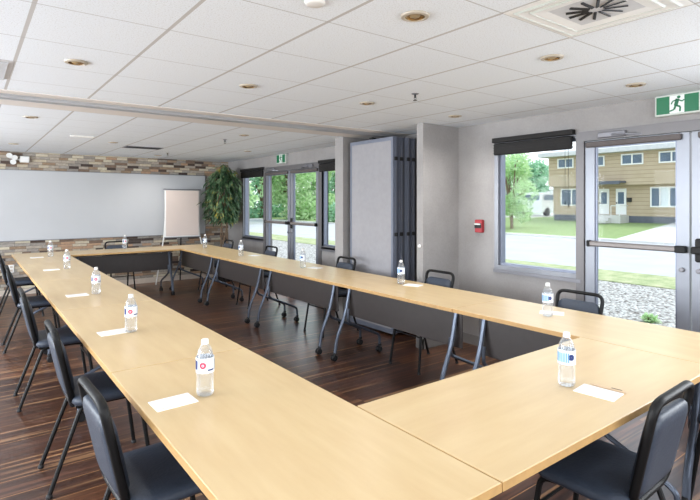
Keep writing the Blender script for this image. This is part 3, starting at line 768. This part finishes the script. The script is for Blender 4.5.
# ------------------------------------------------------------------ blinds
def blind(a, b, ztop, label):
    c = (a + b) / 2; r = tag(empty('roller_blind', (XW, c, ztop)), label, 'blind'); h = (b - a) / 2
    MB().box(-.055, -h, -.045, -.0, h, 0, bev=.004).build('head_rail', M['blind'], r, smooth=0)
    m = MB(); m.box(-.05, -h + .015, -.168, -.012, h - .015, -.052, bev=.01)
    for k in range(4): m.box(-.052, -h + .015, -.15 + k * .026, -.011, h - .015, -.146 + k * .026)
    m.build('rolled_slats', M['blind'], r, smooth=0)
    s = MB(); s.tube([(-.03, -h + .08, -.15), (-.028, -h + .08, -.62)], .0018, 5); s.tube([(-.03, -h + .05, -.15), (-.028, -h + .05, -.64)], .0018, 5)
    for dy, z in ((.08, -.62), (.05, -.64)): s.lathe([(.002, -.03), (.007, -.028), (.006, -.004), (.002, 0)], 8, T(-.028, -h + dy, z))
    s.build('pull_cord', M['black'], r)
blind(2.315, 3.15, 2.10, 'dark brown blind rolled up over the near window')
blind(5.37, 6.26, 2.085, 'dark brown blind rolled up beside the wing wall at the far windows')
blind(8.04, 8.93, 2.085, 'dark brown blind rolled up over the narrow window by the plant')

# ------------------------------------------------------------------ exit signs
def exit_sign(yc, z0, label):
    r = tag(empty('exit_sign', (XW, yc, z0)), label, 'exit sign')
    W2, H = .15, .155
    MB().box(-.05, -W2, 0, 0, W2, H, bev=.004).build('sign_case', M['signc'], r, smooth=0)
    MB().box(-.0525, -W2 + .012, .014, -.05, W2 - .012, H - .014).build('green_panel', M['green'], r, smooth=0)
    MB().box(-.054, -.048, .014, -.0525, .048, H - .014).build('white_square', M['signw'], r, smooth=0)
    f = MB()
    # local frame: u to the viewer's right (-y), v up
    mx = Matrix(((0, 0, -1, -.0541), (-1, 0, 0, 0), (0, 1, 0, 0), (0, 0, 0, 1)))
    circ = [(.010 + .0095 * math.cos(i * PI / 6), .122 + .0095 * math.sin(i * PI / 6)) for i in range(12)]
    f.prism(circ, .0012, mx)
    def limb(p, q, w_):
        p = Vector((*p, 0)); q = Vector((*q, 0)); d = (q - p).normalized(); n = Vector((-d.y, d.x, 0)) * w_ / 2
        f.prism([tuple((p - n)[:2]), tuple((q - n)[:2]), tuple((q + n)[:2]), tuple((p + n)[:2])], .0012, mx)
    limb((.004, .112), (-.006, .068), .020); limb((.004, .106), (.028, .092), .008); limb((.028, .092), (.038, .102), .007)
    limb((.0, .106), (-.022, .098), .008); limb((-.022, .098), (-.030, .080), .007)
    limb((-.004, .07), (.018, .058), .011); limb((.018, .058), (.016, .028), .009); limb((-.006, .07), (-.014, .044), .011); limb((-.014, .044), (-.038, .036), .009)
    f.v = [(x, y * 1.25, .0775 + (z - .0775) * 1.12) for x, y, z in f.v]
    f.build('running_figure', M['green'], r, smooth=0)
exit_sign(1.515, 2.113, 'green running figure exit sign above the near glass doors')
exit_sign(7.37, 2.108, 'small distant green exit sign above the far glass doors')

# ------------------------------------------------------------------ fire alarm pull
r = tag(empty('fire_alarm_station', (XW, 3.325, 1.165)), 'red fire alarm pull box on the grey wall beside the near window', 'fire alarm')
MB().box(-.045, -.044, 0, 0, .044, .13, bev=.006).build('alarm_case', M['red'], r)
MB().box(-.05, -.040, .045, -.045, .040, .095).build('faceplate', M['dark'], r, smooth=0)
MB().box(-.062, -.036, .078, -.05, .036, .092, bev=.003).build('pull_handle', M['white'], r)
r = tag(empty('wall_sensor', (3.65, 3.665, 1.03)), 'small round silver stop on the end of the wing wall', 'sensor')
MB().lathe([(.0, .0), (.016, .0), (.018, .006), (.012, .018), (0, .02)], 14, Matrix.Rotation(-PI / 2, 4, 'Y'), close=False).build('sensor_body', M['white'], r)

# emergency light above the whiteboard
r = tag(empty('emergency_light', (.62, YBK, 2.06)), 'white twin head emergency light high on the stone wall', 'emergency light')
MB().box(.04, -.07, .04, .17, 0, .14, bev=.01).build('battery_case', M['white'], r)
for k, (x, z) in enumerate(((-.03, .07), (-.10, .10), (-.05, .0))):
    MB().lathe([(.012, 0), (.03, .01), (.042, .05), (.038, .056), (0, .05)], 16, T(x, -.045, z + .03) @ Matrix.Rotation(R(80), 4, 'X')).build('lamp_head', M['white'], r)
MB().tube([(.04, -.035, .08), (-.10, -.035, .11)], .01, 6).build('lamp_arm', M['white'], r)
r = tag(empty('power_outlet', (.55, YBK, .42)), 'white power outlet low on the stone wall at far left', 'outlet')
MB().box(-.04, -.014, -.06, .04, 0, .06, bev=.004).build('cover_plate', M['white'], r)
MB().box(-.018, -.017, .012, .018, -.014, .042).box(-.018, -.017, -.042, .018, -.014, -.012).build('socket', M['beige'], r, smooth=0)

# ------------------------------------------------------------------ ceiling fittings
def make_down():
    r = empty('recessed_downlight')
    MB().lathe([(.040, -.001), (.044, -.010), (.058, -.008), (.062, -.0005)], 24, close=False).build('trim_ring', M['ring'], r)
    MB().lathe([(.042, -.008), (.036, -.002), (.030, -.0008), (.0, -.0006)], 20, close=False).build('reflector', M['brass'], r)
    MB().lathe([(.0, -.009), (.014, -.008), (.022, -.004), (.024, -.001)], 14, close=False).build('lamp_glass', M['bulb'], r)
    return r
dl = make_down()
downs = []
colnames = ['left', 'second from left', 'third from left', 'window side']
spots = [(.49, 3.22, 'recessed ceiling lamp above the left row near the track'), (1.53, 3.18, 'recessed ceiling lamp above the open middle just before the track'), (2.555, 3.16, 'recessed ceiling lamp above the right row level with the wing wall'),
         (3.59, 3.15, 'recessed ceiling lamp close to the wing wall'), (1.517, 1.553, 'recessed ceiling lamp near the top middle, largest in view'), (2.554, 1.55, 'recessed ceiling lamp beside the square air diffuser'),
         (3.60, 1.57, 'recessed ceiling lamp close above the near exit sign'), (.49, 1.553, 'recessed ceiling lamp above the camera end of the left row'),
         (.47, 5.57, 'faint recessed lamp just beyond the track at far left'), (1.55, 7.30, 'faint recessed lamp left of the dark slot vent'), (.50, 8.30, 'recessed lamp near the stone wall at far left'),
         (2.62, 5.57, 'recessed lamp beyond the track near the partition'), (3.5, 7.30, 'recessed lamp in front of the far doors'), (2.60, 8.9, 'recessed lamp above the flip chart'),
         (-.6, .1, 'recessed lamp behind the camera at left'), (1.5, -.1, 'recessed lamp behind the camera in the middle'), (3.2, -.1, 'recessed lamp behind the camera at right'), (-1.4, 3.2, 'recessed lamp over the left aisle'), (-1.4, 6.6, 'recessed lamp over the far left aisle')]
for i, (x, y, l) in enumerate(spots):
    put(dl, 'dl', (x, y, CEIL), 0, l, 'ceiling lamp', 'recessed ceiling lamps')
    d = bpy.data.lights.new('lamp_light', 'SPOT'); d.energy = LAMP_W * (2 if x < 2 else 5.5 if y > 2 else 3); d.color = LAMP_COL; d.shadow_soft_size = .05; d.spot_size = R(150); d.spot_blend = .9
    o = bpy.data.objects.new('lamp_light', d); COL.objects.link(o); o.location = (x, y, CEIL - .02)
def make_sprinkler():
    r = empty('fire_sprinkler')
    MB().lathe([(.0, -.006), (.02, -.006), (.028, -.001), (.028, 0)], 16, close=False).build('escutcheon', M['alu2'], r)
    m = MB(); m.lathe([(.006, -.03), (.008, -.005)], 8); m.lathe([(.0, -.050), (.015, -.050), (.015, -.047), (.0, -.047)], 12, close=False)
    m.tube([(-.008, 0, -.02), (-.011, 0, -.036), (0, 0, -.047)], .0018, 5); m.tube([(.008, 0, -.02), (.011, 0, -.036), (0, 0, -.047)], .0018, 5)
    m.build('sprinkler_head', M['dark'], r)
    return r
sp = make_sprinkler()
for x, y, l in ((2.62, 2.68, 'ceiling sprinkler above the right row before the track'), (2.62, 6.12, 'ceiling sprinkler beyond the track toward the plant'), (2.6, 8.38, 'ceiling sprinkler close to the stone wall')):
    put(sp, 'sp', (x, y, CEIL), 0, l, 'sprinkler', 'ceiling sprinklers')
r = tag(empty('smoke_detector', (1.10, 1.69, CEIL)), 'pale round detector at the top edge of the ceiling view', 'smoke detector')
MB().lathe([(.0, -.012), (.03, -.012), (.036, -.009), (.04, -.004), (.042, 0)], 20, close=False).build('detector_body', M['trimw'], r)
# square diffuser
S = .5266; dx0 = .2124 + 3 * S; dy1 = 1.84 - S
r = tag(empty('air_diffuser', (dx0 + S / 2, dy1 - S / 2, CEIL)), 'white square stepped air diffuser in the ceiling at top right', 'air diffuser')
def ringsq(mb, a0, z0, a1, z1, t=.004):
    vs = []
    for a, z in ((a0, z0), (a1, z1), (a1 - t, z1 + t), (a0 - t, z0 + t)):
        vs += [(-a, -a, z), (a, -a, z), (a, a, z), (-a, a, z)]
    fs = []
    for j in range(4):
        for k in range(4): fs.append((j * 4 + k, j * 4 + (k + 1) % 4, ((j + 1) % 4) * 4 + (k + 1) % 4, ((j + 1) % 4) * 4 + k))
    mb.add(vs, fs)
m = MB(); ringsq(m, .262, -.001, .235, -.004); m.build('outer_flange', M['white'], r, smooth=0)
m = MB(); ringsq(m, .235, -.004, .226, -.010); ringsq(m, .190, -.004, .182, -.010); m.build('step_edges', M['signc'], r, smooth=0)
m = MB(); ringsq(m, .226, -.008, .190, -.004); ringsq(m, .182, -.008, .125, -.002); m.build('step_faces', M['white'], r, smooth=0)
m = MB(); m.box(-.235, -.235, -.003, .235, .235, -.001); m.build('back_plate', M['grille'], r, smooth=0)
m = MB()
for k in range(12):
    a = k * PI / 6; m.box(.03, -.006, -.008, .115, .006, -.003, Matrix.Rotation(a, 4, 'Z') @ Matrix.Rotation(.35, 4, 'X'))
m.build('vane', M['dark'], r, smooth=0)
# return grille at far left
r = tag(empty('return_air_grille', (.2124 - S / 2, 1.84 + 3.5 * S, CEIL)), 'louvred air grille in the ceiling at the left photo edge', 'air grille')
m = MB(); ringsq(m, .262, -.001, .235, -.006); m.build('grille_frame', M['grille'], r, smooth=0)
m = MB()
for k in range(15): y = -.22 + k * .0335; m.box(-.235, y, -.010, .235, y + .016, -.004)
m.build('louvres', M['grille'], r, smooth=0)
MB().box(-.235, -.235, -.003, .235, .235, -.001).build('backing', M['base'], r, smooth=0)
r = tag(empty('slot_vent', (2.05, 7.75, CEIL)), 'dark rectangular slot vent in the ceiling near the stone wall', 'air vent')
m = MB(); m.box(-.26, -.13, -.008, .26, -.115, 0); m.box(-.26, .115, -.008, .26, .13, 0); m.box(-.26, -.115, -.008, -.245, .115, 0); m.box(.245, -.115, -.008, .26, .115, 0); m.build('vent_frame', M['alu2'], r, smooth=0)
m = MB(); m.box(-.245, -.115, -.003, .245, .115, -.001)
for k in range(7): m.box(-.245, -.10 + k * .03, -.008, .245, -.094 + k * .03, -.003)
m.build('slots', M['dark'], r, smooth=0)
r = tag(empty('ceiling_speaker', (1.10, 6.8, CEIL)), 'small pale fitting on the ceiling beyond the track', 'ceiling fitting')
MB().box(-.13, -.02, -.02, .13, .02, 0, bev=.004).build('fitting_body', M['trimw'], r)

# ------------------------------------------------------------------ house across the road
HX = 29.0; hb = empty('townhouse', (HX, 11, .3)); tag(hb, 'tan sided two storey house across the road', 'house')
def hp(mb, name, m, par=None):
    o = mb.build(name, m, par or hb, smooth=0); return o
def hbox(x0, y0, z0, x1, y1, z1, mb=None):
    mb = mb or MB(); return mb.box(x0 - HX, y0 - 11, z0 - .3, x1 - HX, y1 - 11, z1 - .3)
HY0, HY1 = 0, 17.6
hp(hbox(HX, HY0, .3, 38, HY1 - .15, .69), 'foundation', M['found']); hp(hbox(HX, HY0, .69, 38, HY1 - .1, 2.4), 'lower_wall', M['siding'])
hp(hbox(HX - .35, HY0, 2.39, 38, HY1, 4.2), 'upper_wall', M['siding'])
m = MB(); m.add([(-.9, HY0 - 12, 3.88), (-.9, HY1 - 10.6, 3.88), (9.5, HY1 - 10.6, 3.88), (9.5, HY0 - 12, 3.88), (-.9, HY0 - 12, 4.12), (-.9, HY1 - 10.6, 4.12), (9.5, HY1 - 10.6, 4.12), (9.5, HY0 - 12, 4.12), (4, HY0 - 12, 5.0), (4, HY1 - 10.6, 5.0)],
    [(0, 1, 2, 3), (0, 4, 5, 1), (2, 6, 7, 3), (4, 8, 9, 5), (8, 7, 6, 9), (1, 5, 9, 6, 2), (0, 3, 7, 8, 4)])
hp(m, 'roof', M['roofm'])
def hwin(y0, y1, z0, z1, x, curtain=False, mull=1):
    f = MB(); t = .07
    hbox(x - .05, y0, z0, x + .02, y1, z0 + t, f); hbox(x - .05, y0, z1 - t, x + .02, y1, z1, f)
    for k in range(mull + 2): yy = y0 + (y1 - y0 - t) * k / (mull + 1); hbox(x - .05, yy, z0 + t, x + .02, yy + t, z1 - t, f)
    fo_ = hp(f, 'window', M['white'])
    hp(hbox(x - .02, y0 + t, z0 + t, x + .01, y1 - t, z1 - t), 'pane', M['pane'], fo_)
    if curtain: hp(hbox(x - .026, y0 + (y1 - y0) * .36, z0 + t, x - .018, y0 + (y1 - y0) * .62, z1 - t), 'curtain', M['curtain'], fo_)
for y0, y1 in ((15.98, 17.0), (14.15, 15.05), (12.1, 13.25), (10.15, 11.35), (8.3, 9.5), (6.2, 7.4), (3, 4.2)): hwin(y0, y1, 3.47, 4.07, HX - .35)
hwin(15.6, 17.0, 1.22, 2.25, HX); hwin(10.5, 11.9, 1.18, 2.25, HX, True, 2); hwin(6.0, 7.6, 1.18, 2.25, HX, True, 2)
for y0 in (14.07, 13.13):
    d = hp(hbox(HX - .04, y0, .75, HX + .02, y0 + .56, 2.2), 'front_door', M['white']); hp(hbox(HX - .05, y0 + .12, 1.35, HX - .04, y0 + .44, 2.0), 'door_light', M['pane'], d)
    hp(MB().lathe([(0, 0), (.04, 0), (.04, .05), (0, .06)], 8, T(-.05, y0 + .5 - 11, 1.1) @ Matrix.Rotation(-PI / 2, 4, 'Y')), 'door_knob', M['dark'], d)
m = MB(); hbox(HX - 1.1, 13.0, 2.5, HX, 14.95, 2.6, m); hbox(HX - 1.12, 13.0, 2.42, HX - 1.04, 14.95, 2.5, m); hp(m, 'porch_canopy', M['found'])
m = MB(); hbox(HX - 1.0, 13.0, .3, HX, 14.9, .72, m); hbox(HX - 1.3, 13.5, .3, HX - 1.0, 14.9, .58, m); hbox(HX - 1.6, 13.5, .3, HX - 1.3, 14.9, .44, m); hp(m, 'porch_steps', M['concrete'])
m = MB()
for yy in (13.05, 13.5): m.tube([(-1.0, yy - 11, .42), (-1.0, yy - 11, .95)], .02, 6)
m.tube([(-1.0, 2.05, .95), (-1.0, 2.5, .95)], .02, 6); m.tube([(-.02, 2.05, .95), (-1.0, 2.05, .95)], .02, 6)
hp(m, 'porch_railing', M['white'])
for yy in (14.78, 12.85): hp(hbox(HX - .1, yy, 1.45, HX, yy + .22, 1.68), 'mailbox', M['dark'])

# ------------------------------------------------------------------ trees outside
def tree(x, y, h, cr, trunk_h, mt, label, seed, n=1700, ls=.28, cz=None):
    rnd = random.Random(seed)
    r = tag(empty('tree', (x, y, 0)), label, 'tree', 'trees outside')
    t = MB(); top = trunk_h + (h - trunk_h) * .5
    t.tube([(0, 0, -.1), (.05, .03, trunk_h * .6), (0, .05, top)], [.16 * h / 6, .12 * h / 6, .06 * h / 6], 8)
    cl = []
    for k in range(13):
        a = rnd.uniform(0, 2 * PI); q = cr * rnd.uniform(.2, .72); zz = rnd.uniform(trunk_h + .3, h - cr * .3)
        c = Vector((q * math.cos(a), q * math.sin(a), zz)); cl.append((c, cr * rnd.uniform(.32, .55)))
        t.tube([(0, .03, trunk_h * .8 + (top - trunk_h * .8) * rnd.random()), c * .6 + Vector((0, 0, zz * .35)), c], [.06 * h / 6, .04 * h / 6, .015], 6)
    t.build('trunk', M['bark'], r)
    f = MB()
    for i in range(n):
        c, q = cl[i % len(cl)]
        v = Vector((rnd.gauss(0, 1), rnd.gauss(0, 1), rnd.gauss(0, 1))).normalized() * q * rnd.uniform(.55, 1.05)
        p = c + v; p.z = max(p.z, trunk_h * .75)
        d = Vector((rnd.uniform(-1, 1), rnd.uniform(-1, 1), rnd.uniform(-1, .6)))
        leaf_mesh(f, p, d, Vector((rnd.uniform(-1, 1), rnd.uniform(-1, 1), 1)), ls * rnd.uniform(.7, 1.3), ls * .6)
    f.build('foliage', mt, r, smooth=0)
    return r
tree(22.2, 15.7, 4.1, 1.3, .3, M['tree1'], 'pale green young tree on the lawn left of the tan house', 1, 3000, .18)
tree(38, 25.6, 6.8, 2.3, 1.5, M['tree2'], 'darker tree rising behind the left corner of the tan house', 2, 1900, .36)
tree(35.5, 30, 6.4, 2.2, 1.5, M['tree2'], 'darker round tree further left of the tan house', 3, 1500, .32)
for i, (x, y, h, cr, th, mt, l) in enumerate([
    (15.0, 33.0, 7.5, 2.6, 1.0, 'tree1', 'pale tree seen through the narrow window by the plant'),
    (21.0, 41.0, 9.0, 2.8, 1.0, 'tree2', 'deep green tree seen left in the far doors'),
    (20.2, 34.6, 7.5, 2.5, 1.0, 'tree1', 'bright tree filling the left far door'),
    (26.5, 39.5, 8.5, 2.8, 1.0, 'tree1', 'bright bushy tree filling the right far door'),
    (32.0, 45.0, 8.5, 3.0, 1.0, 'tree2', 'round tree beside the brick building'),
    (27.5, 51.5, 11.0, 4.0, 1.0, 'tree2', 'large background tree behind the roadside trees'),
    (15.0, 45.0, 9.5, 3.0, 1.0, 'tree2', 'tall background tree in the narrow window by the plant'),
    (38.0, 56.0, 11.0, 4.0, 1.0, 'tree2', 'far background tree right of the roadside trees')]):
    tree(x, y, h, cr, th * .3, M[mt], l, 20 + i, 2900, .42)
# low bushes
def bush(x, y, q, mt, label, seed, z0=0, n=500, ls=.16):
    rnd = random.Random(seed); r = tag(empty('bush', (x, y, z0)), label, 'bush', 'bushes outside')
    t = MB()
    for k in range(6):
        a = rnd.uniform(0, 6.28); t.tube([(0, 0, -.02), (math.cos(a) * q * .5, math.sin(a) * q * .5, q * .9)], [.02, .006], 5)
    t.build('stem', M['bark'], r)
    f = MB()
    for i in range(n):
        v = Vector((rnd.gauss(0, 1), rnd.gauss(0, 1), abs(rnd.gauss(0, 1)))).normalized() * q * rnd.uniform(.4, 1.05)
        leaf_mesh(f, v, Vector((rnd.uniform(-1, 1), rnd.uniform(-1, 1), rnd.uniform(-.2, 1))), Vector((0, 0, 1)), ls, ls * .45)
    f.build('foliage', M[mt], r, smooth=0)
for i, (x, y, q, l) in enumerate([(20.8, 29.3, 1.3, 'round bush at the roadside in the left far door'), (25.5, 34.6, 1.2, 'round bush at the roadside in the middle of the far doors'), (24.0, 32.0, 1.3, 'round bush low in the right far door'), (30, 34.5, 1.5, 'dark bush low in the far right window')]):
    bush(x, y, q, 'tree2', l, 50 + i, 0, 700, .3)
bush(6.78, 2.79, .07, 'tree1', 'small weed growing in the pale gravel outside the near door', 60, -.02, 90, .09)

# distant buildings and vehicle
r = tag(empty('brick_building', (46, 47, 0)), 'low building with a brick front and white top in the far right window', 'building')
MB().box(-6, -5, 0, 6, 5, 3.6).build('wall', M['brick'], r, smooth=0); MB().box(-6.3, -5.3, 3.6, 6.3, 5.3, 4.6).build('roof', M['pale'], r, smooth=0)
m = MB()
for k in range(4): m.box(-6.03, -4 + k * 2.2, 1.2, -6, -2.8 + k * 2.2, 2.6)
m.build('window', M['pane'], r, smooth=0)
r = tag(empty('pale_shed', (46, 33.0, .3)), 'long pale building far behind the lawn tree', 'building')
MB().box(-3, -5, 0, 3, 5, 2.3).build('wall', M['pale'], r, smooth=0)
MB().prism([(-5.3, 2.3), (5.3, 2.3), (0, 3.4)], 6.4, Matrix(((0, 0, 1, -3.2), (1, 0, 0, 0), (0, 1, 0, 0), (0, 0, 0, 1)))).build('roof', M['roofm'], r, smooth=0)
MB().box(-3.05, -3.6, 0, -3.0, -1.6, 1.9).build('garage_door', M['bluep'], r, smooth=0)
r = tag(empty('white_van', (36.0, 22.3, .375)), 'white van parked left of the tan house', 'van')
prof = [(-2.1, .35), (2.1, .35), (2.15, .9), (1.4, 1.1), (.9, 1.75), (-2.0, 1.8), (-2.15, 1.1)]
MB().prism(prof, 1.8, Matrix(((1, 0, 0, 0), (0, 0, -1, .9), (0, 1, 0, 0), (0, 0, 0, 1)))).build('van_body', M['carw'], r, smooth=0)
m = MB(); m.box(-1.8, -.915, 1.2, .75, -.9, 1.6); m.box(-1.8, .9, 1.2, .75, .915, 1.6); m.box(-2.13, -.7, 1.2, -2.08, .7, 1.6); m.build('side_glass', M['pane'], r, smooth=0)
for x in (-1.35, 1.35):
    for s in (-1, 1): MB().lathe([(.0, -.1), (.3, -.1), (.34, -.07), (.34, .07), (.3, .1), (0, .1)], 18, T(x, s * .82, .34) @ Matrix.Rotation(PI / 2, 4, 'X'), close=False).build('wheel', M['rubber'], r)
